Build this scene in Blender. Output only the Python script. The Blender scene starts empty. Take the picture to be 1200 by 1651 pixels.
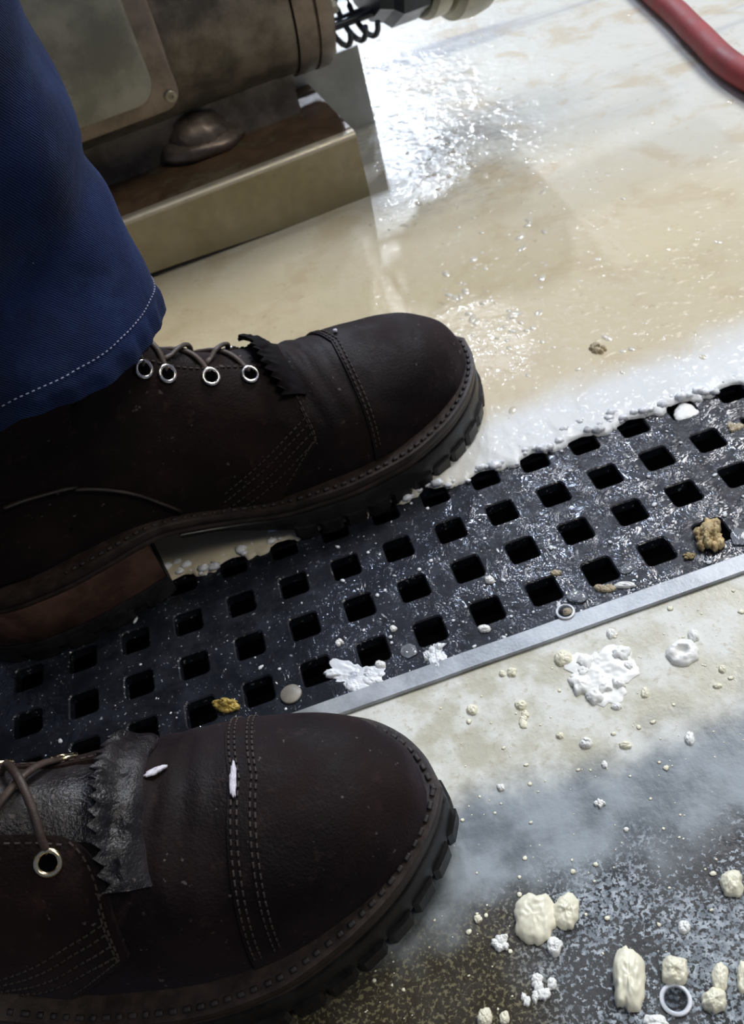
import bpy, bmesh, math, random
import numpy as np
from mathutils import Vector, Matrix, noise
PI = math.pi
SC = bpy.context.scene
COL = SC.collection

# ------------------------------------------------------------------ camera
cd = bpy.data.cameras.new('camera'); cam = bpy.data.objects.new('camera', cd); COL.objects.link(cam)
cam.matrix_world = Matrix(((0.94429636, 0.32816182, -0.02478332, -0.0460),
                           (-0.24585444, 0.6533811, -0.71599493, -0.2941),
                           (-0.21876925, 0.68220449, 0.69766543, 0.3442),
                           (0, 0, 0, 1)))
cd.sensor_fit = 'VERTICAL'; cd.sensor_height = 36.0; cd.lens = 36.0 * 1500 / 1651
cd.clip_start = 0.01; cd.clip_end = 60
cd.dof.use_dof = True; cd.dof.focus_distance = 0.36; cd.dof.aperture_fstop = 20
SC.camera = cam
SC.view_settings.view_transform = 'Standard'; SC.view_settings.look = 'None'
SC.view_settings.exposure = -0.06; SC.view_settings.gamma = 1.0; SC.view_settings.use_curve_mapping = False

# ------------------------------------------------------------------ light
w = bpy.data.worlds.new('world'); SC.world = w; w.use_nodes = True
bg = w.node_tree.nodes['Background']; bg.inputs[0].default_value = (0.55, 0.66, 1.0, 1); bg.inputs[1].default_value = 0.16

def area(name, loc, target, sx, sy, power, col):
    l = bpy.data.lights.new(name, 'AREA'); l.shape = 'RECTANGLE'; l.size = sx; l.size_y = sy
    l.energy = power; l.color = col
    o = bpy.data.objects.new(name, l); COL.objects.link(o); o.location = loc
    o.rotation_euler = (Vector(target) - Vector(loc)).to_track_quat('-Z', 'Y').to_euler()
    return o
area('ceiling_lamp_far', (0.95, 5.6, 2.6), (0.1, 0.4, 0), 0.10, 0.20, 75, (0.78, 0.87, 1.0))
area('ceiling_lamp_middle', (0.86, 3.4, 2.6), (0.05, 0.1, 0), 0.08, 0.14, 26, (0.86, 0.90, 1.0))
area('ceiling_lamp_near', (0.85, 2.25, 2.6), (0.05, 0, 0), 0.10, 0.16, 18, (0.62, 0.74, 1.0))
area('ceiling_lamp_side', (-0.28, 1.45, 2.6), (-0.05, -0.1, 0), 0.10, 0.10, 5, (0.62, 0.72, 1.0))
area('diffuse_lamp_right', (2.1, 1.7, 2.8), (0.1, 0.1, 0), 1.1, 1.1, 112, (0.97, 0.97, 1.0))  # large soft lamp added for diffuse light, kept out of the floor reflections
area('fill_lamp_behind', (1.3, -1.2, 2.6), (0.1, 0, 0), 1.0, 1.0, 26, (1.0, 0.93, 0.80))  # added fill from the camera side

# ------------------------------------------------------------------ materials
class NT:
    def __init__(s, name):
        s.m = bpy.data.materials.new(name); s.m.use_nodes = True
        s.t = s.m.node_tree; s.b = s.t.nodes['Principled BSDF']; s.L = s.t.links
        s.tc = s.t.nodes.new('ShaderNodeTexCoord')
    def n(s, typ, **kw):
        x = s.t.nodes.new(typ)
        for k, v in kw.items():
            if k in x.inputs: s.put(x.inputs[k], v)
            else: setattr(x, k, v)
        return x
    def put(s, inp, v):
        if hasattr(v, 'is_output') or isinstance(v, bpy.types.NodeSocket): s.L.new(v, inp)
        elif isinstance(v, (tuple, list)) and len(v) == 3 and inp.type == 'RGBA': inp.default_value = (*v, 1)
        else: inp.default_value = v
    def noise(s, scale, detail=4, rough=0.55, vec=None, dist=0.0):
        x = s.n('ShaderNodeTexNoise'); x.inputs['Scale'].default_value = scale
        x.inputs['Detail'].default_value = detail; x.inputs['Roughness'].default_value = rough; x.inputs['Distortion'].default_value = dist
        s.L.new(vec if vec is not None else s.tc.outputs['Object'], x.inputs['Vector']); return x.outputs['Fac']
    def vor(s, scale, vec=None, feat='F1', rnd=1.0):
        x = s.n('ShaderNodeTexVoronoi'); x.feature = feat; x.inputs['Scale'].default_value = scale; x.inputs['Randomness'].default_value = rnd
        s.L.new(vec if vec is not None else s.tc.outputs['Object'], x.inputs['Vector']); return x.outputs['Distance']
    def ramp(s, v, a, b, lo=0.0, hi=1.0, smooth=True):
        x = s.n('ShaderNodeMapRange'); x.interpolation_type = 'SMOOTHSTEP' if smooth else 'LINEAR'
        s.put(x.inputs['Value'], v); x.inputs['From Min'].default_value = a; x.inputs['From Max'].default_value = b
        x.inputs['To Min'].default_value = lo; x.inputs['To Max'].default_value = hi; return x.outputs['Result']
    def math(s, op, a, b=0.0, c=0.0):
        x = s.n('ShaderNodeMath'); x.operation = op
        s.put(x.inputs[0], a); s.put(x.inputs[1], b); s.put(x.inputs[2], c); return x.outputs[0]
    def mix(s, f, a, b):
        x = s.n('ShaderNodeMix'); x.data_type = 'RGBA'
        s.put(x.inputs[0], f); s.put(x.inputs[6], a); s.put(x.inputs[7], b); return x.outputs[2]
    def xyz(s):
        x = s.n('ShaderNodeSeparateXYZ'); s.L.new(s.tc.outputs['Object'], x.inputs[0]); return x.outputs
    def bump(s, h, strength=0.5, dist=0.001, prev=None):
        x = s.n('ShaderNodeBump'); x.inputs['Strength'].default_value = strength; x.inputs['Distance'].default_value = dist
        s.put(x.inputs['Height'], h)
        if prev is not None: s.L.new(prev, x.inputs['Normal'])
        return x.outputs[0]
    def done(s, col=None, rough=None, metal=None, normal=None, **kw):
        B = s.b.inputs
        if col is not None: s.put(B['Base Color'], col)
        if rough is not None: s.put(B['Roughness'], rough)
        if metal is not None: s.put(B['Metallic'], metal)
        if normal is not None: s.L.new(normal, B['Normal'])
        for k, v in kw.items(): s.put(B[k.replace('_', ' ')], v)
        return s.m
M = {}
def mk_floor():
    n = NT('wet_concrete'); X, Y, Z = n.xyz()
    big = n.noise(9, 4); med = n.noise(45, 5); fine = n.noise(260, 4, .6); spk = n.noise(420, 3, .6)
    yy = n.math('ADD', Y, n.math('MULTIPLY', n.math('SUBTRACT', big, .5), .05))
    yy2 = n.math('ADD', yy, n.math('MULTIPLY', n.math('SUBTRACT', med, .5), .03))
    cream = n.mix(n.ramp(med, .40, .62), (.50, .48, .36), (.70, .71, .64))
    cream = n.mix(n.ramp(fine, .54, .70, 0, .6), cream, (.42, .37, .25))
    grey = n.mix(n.ramp(med, .35, .65), (.15, .175, .185), (.30, .34, .36))
    dark = n.mix(n.ramp(med, .35, .65), (.020, .021, .020), (.050, .052, .050))
    # milky grains dried on the dark concrete
    dens = n.ramp(n.noise(20, 4, .65), .36, .62, 0.60, 0.45)
    spk2 = n.noise(620, 3, .65)
    sp = n.ramp(n.math('SUBTRACT', spk2, dens), -.01, .05)
    lightsp = n.mix(n.ramp(fine, .4, .65), (.17, .20, .22), (.44, .49, .52))
    dark = n.mix(sp, dark, lightsp)
    brownmask = n.math('MULTIPLY', n.ramp(n.math('ADD', X, n.math('MULTIPLY', n.math('SUBTRACT', med, .5), .04)), -.052, -.015, 1, 0), n.ramp(yy, -.13, -.155))
    brown = n.mix(n.ramp(spk2, .52, .60), (.030, .022, .010), (.17, .15, .075))
    dark = n.mix(brownmask, dark, brown)
    c = n.mix(n.ramp(yy2, -.145, -.172), grey, dark)
    c = n.mix(n.ramp(yy2, -.128, -.105), c, cream)
    c = n.mix(n.ramp(Y, .0, .02), c, (.42, .34, .22))
    r = n.ramp(med, .3, .7, .32, .6)
    h = n.math('ADD', n.math('MULTIPLY', med, .8), n.math('MULTIPLY', fine, .35))
    M['floor'] = n.done(c, r, normal=n.bump(h, .55, .0012))
def mk_milk():
    n = NT('spilled_milk_film'); X, Y, Z = n.xyz()
    big = n.noise(5, 4, dist=.6); med = n.noise(22, 5, .6, dist=.5); fine = n.noise(150, 4, .6)
    sh = n.math('ADD', Y, n.math('MULTIPLY', n.math('SUBTRACT', big, .5), .25))
    sh = n.math('ADD', sh, n.math('MULTIPLY', X, .35))
    c = n.mix(n.ramp(sh, .24, .52), (.58, .50, .32), (.63, .635, .57))
    c = n.mix(n.ramp(med, .50, .66, 0, .55), c, (.50, .40, .24))
    c = n.mix(n.ramp(fine, .63, .72, 0, .5), c, (.40, .31, .18))
    # long grey smears pushed across the film
    mp = n.n('ShaderNodeMapping'); n.L.new(n.tc.outputs['Object'], mp.inputs['Vector']); mp.inputs['Rotation'].default_value = (0, 0, .25); mp.inputs['Scale'].default_value = (2.2, 13, 1)
    sm = n.noise(1.0, 4, .6, vec=mp.outputs[0], dist=.4)
    c = n.mix(n.math('MULTIPLY', n.ramp(sm, .54, .68, 0, .75), n.ramp(sh, .38, .60)), c, (.28, .30, .33))
    # foam-white rim by the drain
    e = n.math('ADD', Y, n.math('MULTIPLY', n.math('SUBTRACT', med, .5), .03))
    c = n.mix(n.math('MULTIPLY', n.ramp(e, .115, .082), n.ramp(X, -.05, .06, .25, 1)), c, (.70, .72, .70))
    wet = n.noise(14, 3)
    def zone(cx, cy, rx, ry):
        a = n.math('POWER', n.math('DIVIDE', n.math('SUBTRACT', X, cx), rx), 2.0); b = n.math('POWER', n.math('DIVIDE', n.math('SUBTRACT', Y, cy), ry), 2.0)
        return n.ramp(n.math('ADD', n.math('ADD', a, b), n.math('MULTIPLY', n.math('SUBTRACT', wet, .5), 1.6)), .5, 1.2, 1, 0)
    z = n.math('MAXIMUM', zone(.125, .50, .085, .20), n.math('MAXIMUM', zone(.070, .175, .030, .05), n.math('MULTIPLY', zone(.07, .075, .2, .014), .12)))
    r = n.ramp(z, 0, 1, .42, .30, smooth=False)
    zb_ = n.math('MULTIPLY', z, 1.0)
    b1 = n.bump(n.noise(30, 3, .6), .35, .004)
    b2 = n.bump(n.noise(150, 3, .6), .25, .0012, b1)
    cb = n.bump(n.noise(150, 1, .5), 1.0, .0022)
    n.L.new(cb, n.b.inputs['Coat Normal']); n.put(n.b.inputs['Coat Weight'], n.math('MULTIPLY', n.ramp(z, 0, 1, .12, 1.0, smooth=False), n.ramp(n.noise(60, 3), .38, .5))); n.put(n.b.inputs['Coat Roughness'], .05)
    M['milk'] = n.done(c, r, normal=b2, Specular_IOR_Level=.28)
def mk_suede(name, dark, light, wet=0.0, bstr=.7):
    n = NT(name)
    a = n.noise(28, 5, .6); b = n.noise(140, 4, .65); f = n.noise(900, 3, .6); s = n.noise(330, 2, .5); d = n.noise(60, 3, .6)
    c = n.mix(n.ramp(a, .38, .68), dark, light)
    c = n.mix(n.ramp(b, .55, .75, 0, .6), c, tuple(v * 2.2 for v in light))
    c = n.mix(n.math('MULTIPLY', n.ramp(s, .69, .74), n.ramp(d, .45, .6)), c, (.10, .085, .08))
    h = n.math('ADD', n.math('MULTIPLY', b, .6), n.math('MULTIPLY', f, .45))
    r = n.ramp(a, .35, .65, .52 - wet, .78 - wet)
    M[name] = n.done(c, r, normal=n.bump(h, bstr, .0009), Specular_IOR_Level=.13 + wet, Sheen_Weight=.06, Sheen_Roughness=.5, Sheen_Tint=(.7, .6, .8))
def mk_simple(name, col, rough=.5, metal=0, var=.35, scale=60, bscale=300, bstr=.2, bd=.0005, **kw):
    n = NT(name); a = n.noise(scale, 5, .6)
    c = n.mix(n.ramp(a, .35, .68), tuple(v * (1 - var) for v in col), tuple(min(1, v * (1 + var)) for v in col))
    M[name] = n.done(c, n.ramp(a, .3, .7, rough * .85, min(1, rough * 1.15)), metal, n.bump(n.noise(bscale, 4, .6), bstr, bd), **kw)
mk_floor(); mk_milk()
mk_suede('suede', (.0062, .0034, .0034), (.0150, .0080, .0072))
mk_suede('suede_quarter', (.0095, .0048, .0040), (.020, .0105, .0080))
mk_suede('wet_leather', (.006, .005, .006), (.024, .021, .021), wet=.28, bstr=1.0)
mk_simple('kiltie_leather', (.006, .0045, .005), .8, bstr=.5, Specular_IOR_Level=.1)
mk_simple('welt_leather', (.030, .020, .015), .5, bstr=.5, scale=120)
mk_simple('midsole_leather', (.040, .027, .021), .55, bstr=.4, scale=90)
mk_simple('heel_leather', (.085, .042, .028), .6, bstr=.5, scale=70)
mk_simple('lug_rubber', (.013, .012, .012), .45, bstr=.4, scale=120)
mk_simple('thread_dark', (.028, .022, .022), .7)
mk_simple('thread', (.042, .030, .026), .75)
mk_simple('lace_leather', (.065, .045, .036), .55, bstr=.4, bscale=700)
mk_simple('brass', (.78, .66, .42), .22, 1, var=.12)
mk_simple('nickel', (.72, .68, .64), .25, 1, var=.12)
mk_simple('hole_dark', (.002, .002, .002), .95, Specular_IOR_Level=0.0)
mk_simple('curd', (.84, .81, .62), .38, var=.08, bscale=500, bstr=.12)
mk_simple('white', (.86, .87, .82), .38, var=.06, bscale=500, bstr=.10)
mk_simple('foam', (.78, .81, .83), .25, var=.10, bscale=800, bstr=.15)
mk_simple('glint_dome', (.62, .58, .46), .12, var=.08, bstr=.05)
mk_simple('tan', (.50, .42, .27), .5, var=.25, bscale=600, bstr=.6)
mk_simple('grain', (.52, .40, .20), .5, var=.3, bscale=600, bstr=.8)
mk_simple('yellow', (.55, .40, .10), .45, var=.25, bscale=600, bstr=.7)
mk_simple('disc', (.26, .24, .20), .45, var=.25)
mk_simple('drop', (.62, .66, .70), .08, var=.1, Transmission_Weight=.75, IOR=1.34)
mk_simple('splash', (.62, .60, .66), .4, var=.1)
mk_simple('cast_metal', (.19, .165, .135), .48, .4, var=.4, scale=40, bstr=.5, bscale=350)
mk_simple('cover_metal', (.26, .255, .21), .5, .35, var=.3, scale=25, bstr=.3)
mk_simple('ring_metal', (.21, .17, .14), .42, .6, var=.3, scale=40, bstr=.3)
mk_simple('ferrule_metal', (.36, .33, .24), .42, .45, var=.3, scale=30)
mk_simple('black_fitting', (.022, .028, .04), .35, 0, var=.3)
mk_simple('hose_rubber', (.27, .030, .030), .6, var=.18, scale=30, bstr=.3)
mk_simple('plate_steel', (.52, .52, .48), .5, .15, var=.15, scale=25)
mk_simple('trough', (.012, .012, .013), .5)
def mk_bracket():
    n = NT('bracket_steel'); X, Y, Z = n.xyz()
    a = n.noise(30, 5, .6); b = n.noise(12, 4, .6); r = n.noise(120, 4, .6)
    st = n.mix(n.ramp(b, .35, .65), (.30, .26, .155), (.38, .34, .24))
    rust = n.mix(n.ramp(a, .35, .65), (.07, .042, .022), (.16, .10, .055))
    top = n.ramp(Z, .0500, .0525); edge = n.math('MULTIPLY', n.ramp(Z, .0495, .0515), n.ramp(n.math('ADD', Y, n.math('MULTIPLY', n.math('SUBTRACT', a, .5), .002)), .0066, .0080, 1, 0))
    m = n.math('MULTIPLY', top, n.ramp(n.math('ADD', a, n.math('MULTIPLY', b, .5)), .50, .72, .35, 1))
    m = n.math('MULTIPLY', m, n.math('SUBTRACT', 1.0, edge)); c = n.mix(m, st, rust); c = n.mix(edge, c, (.66, .60, .46))  # highlight along the front bend painted into the colour
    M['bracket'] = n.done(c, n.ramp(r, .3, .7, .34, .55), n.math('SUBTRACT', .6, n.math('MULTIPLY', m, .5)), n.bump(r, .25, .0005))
mk_bracket()
def mk_grate():
    n = NT('wet_black_grate')
    a = n.noise(60, 4, .6); b = n.noise(170, 4, .65); s = n.noise(520, 2, .5)
    c = n.mix(n.ramp(a, .4, .7), (.006, .0075, .012), (.018, .021, .030))
    c = n.mix(n.math('MULTIPLY', n.ramp(s, .655, .69), n.ramp(a, .42, .6)), c, (.28, .30, .33))
    b1 = n.bump(n.noise(55, 3, .5), .25, .0015)
    M['grate'] = n.done(c, n.ramp(b, .35, .65, .40, .60), normal=n.bump(n.ramp(b, .5, .8), .2, .0006), Specular_IOR_Level=.2, Coat_Weight=n.ramp(n.noise(35, 3), .38, .62, .10, .9), Coat_Roughness=.10)
    n.L.new(n.bump(n.ramp(n.noise(110, 3, .6, dist=.8), .35, .8), .5, .0013, b1), n.b.inputs['Coat Normal'])
mk_grate()
mk_simple('frame_steel', (.36, .38, .39), .42, .25, var=.22, scale=50, bstr=.35)
def mk_denim():
    n = NT('denim')
    a = n.noise(14, 4, .6); b = n.noise(60, 4, .6)
    wv = n.n('ShaderNodeTexWave'); wv.bands_direction = 'DIAGONAL'; wv.inputs['Scale'].default_value = 420; wv.inputs['Distortion'].default_value = 1.5
    n.L.new(n.tc.outputs['Object'], wv.inputs['Vector'])
    c = n.mix(n.ramp(a, .35, .68), (.0024, .0065, .025), (.0070, .019, .080))
    c = n.mix(n.math('MULTIPLY', n.ramp(b, .5, .7, 0, .5), wv.outputs['Fac']), c, (.03, .06, .15))
    sp = n.noise(170, 1, .4)
    c = n.mix(n.ramp(sp, .79, .80, 0, .5), c, (.35, .38, .45))
    fold = n.bump(n.noise(34, 3, .55, dist=.6), .5, .004)
    M['denim'] = n.done(c, .8, normal=n.bump(n.math('ADD', wv.outputs['Fac'], n.math('MULTIPLY', n.noise(700, 2), 1.0)), .45, .0006, fold), Specular_IOR_Level=.2, Sheen_Weight=.12, Sheen_Roughness=.4, Sheen_Tint=(.3, .45, 1))
mk_denim()
mk_simple('denim_thread', (.28, .30, .42), .7)
mk_simple('skin', (.45, .28, .20), .5)

# ------------------------------------------------------------------ object helpers
def tag(o, label=None, cat=None, group=None, kind=None):
    if label: o['label'] = label
    if cat: o['category'] = cat
    if group: o['group'] = group
    if kind: o['kind'] = kind
    return o
def empty(name, loc=(0, 0, 0), rz=0.0):
    o = bpy.data.objects.new(name, None); COL.objects.link(o); o.location = loc; o.rotation_euler = (0, 0, rz)
    o.empty_display_size = .02; return o
class MB:
    def __init__(s): s.v = []; s.f = []
    def add(s, vs, fs):
        k = len(s.v); s.v += [tuple(float(c) for c in v) for v in vs]; s.f += [tuple(i + k for i in f) for f in fs]; return s
    def box(s, lo, hi, rz=0, piv=(0, 0)):
        vs = [(x, y, z) for x in (lo[0], hi[0]) for y in (lo[1], hi[1]) for z in (lo[2], hi[2])]
        if rz:
            c, d = math.cos(rz), math.sin(rz); vs = [(piv[0] + (x - piv[0]) * c - (y - piv[1]) * d, piv[1] + (x - piv[0]) * d + (y - piv[1]) * c, z) for x, y, z in vs]
        return s.add(vs, [(0, 1, 3, 2), (4, 6, 7, 5), (0, 4, 5, 1), (2, 3, 7, 6), (0, 2, 6, 4), (1, 5, 7, 3)])
    def tube(s, pts, r, n=10, flat=1.0, caps=True, closed=False):
        pts = [Vector(p) for p in pts]; N = len(pts); up = Vector((0.13, 0.2, 1)).normalized(); vs = []
        for i, p in enumerate(pts):
            if closed: t = (pts[(i + 1) % N] - pts[i - 1])
            else: t = pts[min(i + 1, N - 1)] - pts[max(i - 1, 0)]
            t.normalize(); a = t.cross(up)
            if a.length < 1e-4: a = t.cross(Vector((1, 0, 0)))
            a.normalize(); b = a.cross(t).normalized()
            rr = r[i] if isinstance(r, (list, tuple)) else r
            for k in range(n):
                q = 2 * PI * k / n; vs.append(p + a * (rr * math.cos(q)) + b * (rr * flat * math.sin(q)))
        fs = []
        for i in range(N if closed else N - 1):
            j = (i + 1) % N
            for k in range(n):
                fs.append((i * n + k, i * n + (k + 1) % n, j * n + (k + 1) % n, j * n + k))
        if caps and not closed: fs += [tuple(range(n - 1, -1, -1)), tuple((N - 1) * n + k for k in range(n))]
        return s.add(vs, fs)
    def lathe(s, prof, origin, axis, n=48, caps=True):
        ax = Vector(axis).normalized(); a = ax.orthogonal().normalized(); b = ax.cross(a); o = Vector(origin); vs = []
        for (h, r) in prof:
            for k in range(n):
                q = 2 * PI * k / n; vs.append(o + ax * h + (a * math.cos(q) + b * math.sin(q)) * r)
        fs = [(i * n + k, i * n + (k + 1) % n, (i + 1) * n + (k + 1) % n, (i + 1) * n + k) for i in range(len(prof) - 1) for k in range(n)]
        if caps: fs += [tuple(range(n - 1, -1, -1)), tuple((len(prof) - 1) * n + k for k in range(n))]
        return s.add(vs, fs)
    def grid(s, P, nu, nv, flip=False):
        fs = []
        for i in range(nu - 1):
            for j in range(nv - 1):
                f = (i * nv + j, (i + 1) * nv + j, (i + 1) * nv + j + 1, i * nv + j + 1); fs.append(f[::-1] if flip else f)
        return s.add(P, fs)
    def build(s, name, mat, parent=None, smooth=True, fix=True, angle=40):
        me = bpy.data.meshes.new(name); me.from_pydata(s.v, [], s.f); me.update()
        if fix:
            bm = bmesh.new(); bm.from_mesh(me); bmesh.ops.recalc_face_normals(bm, faces=bm.faces); bm.to_mesh(me); bm.free()
        if smooth:
            for p in me.polygons: p.use_smooth = True
            if angle: me.set_sharp_from_angle(angle=math.radians(angle))
        me.materials.append(mat if not isinstance(mat, str) else M[mat])
        o = bpy.data.objects.new(name, me); COL.objects.link(o)
        if parent is not None: o.parent = parent
        return o
def nz(x, y, z=0.0, sc=1.0): return noise.noise(Vector((x * sc, y * sc, z * sc)))

# ------------------------------------------------------------------ the setting: floor and drain
P_ = .028; TOPY = .0746; BOTY = -.0460; GX0 = -12; GX1 = 13
fl = MB()
X0, X1 = -2.5, 3.0
fl.box((X0, TOPY + .009, -.16), (X1, 7.0, 0)); fl.box((X0, -2.2, -.16), (X1, BOTY - .0105, 0))
tag(fl.build('floor', 'floor', smooth=False), kind='structure')
tr = MB()
tr.add([(X0, TOPY + .0089, -.002), (X1, TOPY + .0089, -.002), (X1, TOPY + .0089, -.15), (X0, TOPY + .0089, -.15), (X0, BOTY - .0104, -.15), (X1, BOTY - .0104, -.15), (X1, BOTY - .0104, -.002), (X0, BOTY - .0104, -.002)],
       [(0, 1, 2, 3), (3, 2, 5, 4), (4, 5, 6, 7)])
tag(tr.build('trim_1', 'trough', smooth=False, fix=False), kind='structure')
dr = empty('drain_grate', (0, 0, 0))
tag(dr, 'wet black drain grate with rows of square holes in a pale metal frame', 'drain grate')
g = MB(); hw = .0071; cr = .0022; TH = .006
def holepts(cx, cy, h, r, n=6):
    pts = []
    for (sx, sy, a0) in ((1, 1, 0), (-1, 1, 90), (-1, -1, 180), (1, -1, 270)):
        for k in range(n):
            a = math.radians(a0 + 90 * k / (n - 1)); pts.append((cx + sx * (h - r) + r * math.cos(a), cy + sy * (h - r) + r * math.sin(a)))
    return pts
def sqpts(cx, cy, x0, x1, y0, y1, pts):
    out = []
    for (x, y) in pts:
        dx, dy = x - cx, y - cy
        t = min((x1 - cx) / dx if dx > 1e-9 else 1e9, (x0 - cx) / dx if dx < -1e-9 else 1e9, (y1 - cy) / dy if dy > 1e-9 else 1e9, (y0 - cy) / dy if dy < -1e-9 else 1e9)
        out.append((cx + dx * t, cy + dy * t))
    return out
RY = [.0560, .0280, 0.0, -.0280]
YB = [TOPY, .042, .014, -.014, BOTY]
for ci in range(GX0, GX1 + 1):
    for ri in range(4):
        cx, cy = ci * P_, RY[ri]
        jx = .0003 * nz(ci * 3.1, ri * 1.7); inn = holepts(cx + jx, cy, hw, cr); b1 = holepts(cx + jx, cy, hw + .0007, cr + .0005)
        x0, x1, y1, y0 = cx - P_ / 2, cx + P_ / 2, YB[ri], YB[ri + 1]
        # corners exactly included
        ou = sqpts(cx + jx, cy, x0, x1, y0, y1, b1); K = len(inn)
        crn = [(x1, y1), (x0, y1), (x0, y0), (x1, y0)]
        vs = [(x, y, 0) for x, y in ou] + [(x, y, 0) for x, y in b1] + [(x, y, -.0006) for x, y in inn] + [(x, y, -TH) for x, y in inn] + [(x, y, 0) for x, y in crn]
        fs = []
        for k in range(K):
            j = (k + 1) % K
            extra = None
            # insert cell corner where the outline turns
            a, b = ou[k], ou[j]
            for q, c in enumerate(crn):
                if (abs(a[0] - c[0]) < 1e-7) != (abs(b[0] - c[0]) < 1e-7) and (abs(a[1] - c[1]) < 1e-7 or abs(b[1] - c[1]) < 1e-7) and abs(a[0] - c[0]) < P_ * .6 and abs(b[0] - c[0]) < P_ * .6 and abs(a[1] - c[1]) < P_ * .6 and abs(b[1] - c[1]) < P_ * .6: extra = 4 * K + q
            fs.append((k, extra, j, K + j, K + k) if extra is not None else (k, j, K + j, K + k))
            fs.append((K + k, K + j, 2 * K + j, 2 * K + k)); fs.append((2 * K + k, 2 * K + j, 3 * K + j, 3 * K + k))
        g.add(vs, fs)
g.build('grate_plate', 'grate', dr, smooth=True, fix=True, angle=30)
fr = MB()
def bar(y0, y1, z0, z1):
    b = .0006
    pr = [(y0, z0), (y0, z1 - b), (y0 + b, z1), (y1 - b, z1), (y1, z1 - b), (y1, z0)]
    n = 140; P = []
    for i in range(n):
        x = X0 * .2 + (X1 * .2 - X0 * .2) * i / (n - 1)
        for (y, z) in pr: P.append((x, y + .0002 * nz(x, y, 0, 40), z))
    fr.grid(P, n, len(pr))
bar(BOTY - .0103, BOTY - .0006, -.02, .0018); bar(TOPY + .0006, TOPY + .0087, -.02, .0010)
fr.build('grate_frame', 'frame_steel', dr)['label'] = 'pale grey metal frame edge of the drain'

# ------------------------------------------------------------------ milk puddle
def edge_y(x):
    ph = (x / P_) % 1.0; d = min(ph, 1 - ph)              # 0 over a hole
    e = .0585 + .0028 * nz(x, 3.3, 0, 60) + .0032 * nz(x, 9.1, 0, 160) + .0015 * nz(x, 2.1, 0, 420)
    if d < .27: e = max(e, .0585 + .0022 * math.cos(d / .27 * PI / 2) + .0012 * nz(x, 5, 0, 200))
    else: e -= .0022
    if -.035 < x < .0: e += .0015
    return e
mp = MB(); xs = [-.75 + .45 * (i / 60) for i in range(60)] + [-.30 + .55 * (i / 420) for i in range(420)] + [.25 + 1.2 * (i / 90) ** 1.3 for i in range(91)]
vs_ = [0, .0006, .0014, .0026, .004, .006, .0085, .0115, .015, .019, .024, .030, .038, .047, .058, .070] + [.085 + .02 * i for i in range(22)] + [.52 + .06 * i for i in range(30)] + [2.5, 3, 4, 5, 6.5]
P = []
for x in xs:
    e = edge_y(x)
    for v in vs_:
        y = e + v
        z = .0007 + .0016 * (1 - math.exp(-v / .0022)) + (.0012 * max(0, nz(x, y, 0, 110)) + .0006 * nz(x, y, 1, 300)) * math.exp(-v / .03) * (1 - math.exp(-v / .0015))
        z += .0005 * nz(x, y, 0, 18) * (1 if v > .05 else 0)
        if v == 0: z = .0001
        P.append((x, y, z))
mp.grid(P, len(xs), len(vs_))
pud = mp.build('milk_puddle', 'milk', angle=0)
tag(pud, 'wide beige milky puddle with foamy rim spread over the floor up to the grate', 'puddle')
# foam lumps stuck along the rim
fm = MB(); random.seed(5)
def blob(mb, c, A, B, h, seed, nu=18, nv=9, lump=.35, fr_=2.2, flatb=True):
    A = Vector((*A, 0)) if len(A) == 2 else Vector(A); B = Vector((*B, 0)) if len(B) == 2 else Vector(B); P = []
    for i in range(nu + 1):
        a = 2 * PI * i / nu
        for j in range(nv + 1):
            p = PI * j / nv
            d = Vector((math.sin(p) * math.cos(a), math.sin(p) * math.sin(a), math.cos(p)))
            k = 1 + lump * noise.noise(d * fr_ + Vector((seed * 3.7, seed * 1.3, seed))) + lump * .4 * noise.noise(d * fr_ * 3 + Vector((seed, 0, seed)))
            q = A * d.x * k + B * d.y * k; z = h * (d.z * k * .55 + .42)
            P.append((c[0] + q.x, c[1] + q.y, c[2] + max(z, -.0003)))
    return mb.grid(P, nu + 1, nv + 1)
for i in range(150):
    x = -.16 + .36 * random.random(); y = edge_y(x) + abs(random.gauss(.001, .006)); r = .0012 + .0026 * random.random() ** 2
    if y < edge_y(x) + r * .6: y = edge_y(x) + r * .6
    blob(fm, (x, y, .0008), (r, 0), (0, r * .8), r * 1.0, i, 10, 6, .5)
tag(fm.build('milk_foam', 'foam', angle=0), 'white frothy bubbles clinging along the puddle rim beside the grate holes', 'foam', kind='stuff')
fb = MB(); random.seed(21)  # low glossy domes added over the film so it sparkles under the lamps
for (n_, cx, cy, sx, sy) in ((420, .115, .44, .040, .10), (70, .145, .62, .05, .10), (90, .068, .175, .018, .030), (60, .2, .5, .12, .18), (40, .13, .12, .08, .03)):
    for i in range(n_):
        x = random.gauss(cx, sx); y = random.gauss(cy, sy)
        if y < .085 or (x < .098 and y > .36 and y < .53) or (x < .055 and y < .17): continue
        r = .0007 + .0022 * random.random() ** 1.8; a = random.random() * PI; st = 1 + 1.2 * random.random() ** 2; h = r * (.16 + .2 * random.random())
        A = Vector((math.cos(a), math.sin(a))) * r * st; B = Vector((-math.sin(a), math.cos(a))) * r; P = []
        for k in range(12):
            q = 2 * PI * k / 12
            for j in range(6): 
                u = j / 5; w2 = A * (math.cos(q) * u) + B * (math.sin(q) * u); P.append((x + w2.x, y + w2.y, .0021 + h * (1 - u * u)))
        fb.add(P, [(k * 6 + j, k * 6 + j + 1, ((k + 1) % 12) * 6 + j + 1, ((k + 1) % 12) * 6 + j) for k in range(12) for j in range(5)])
tag(fb.build('glint_domes', 'glint_dome', angle=0), 'low glossy domes added on the milk puddle to catch lamp glints', 'glint_dome', kind='stuff')
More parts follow.
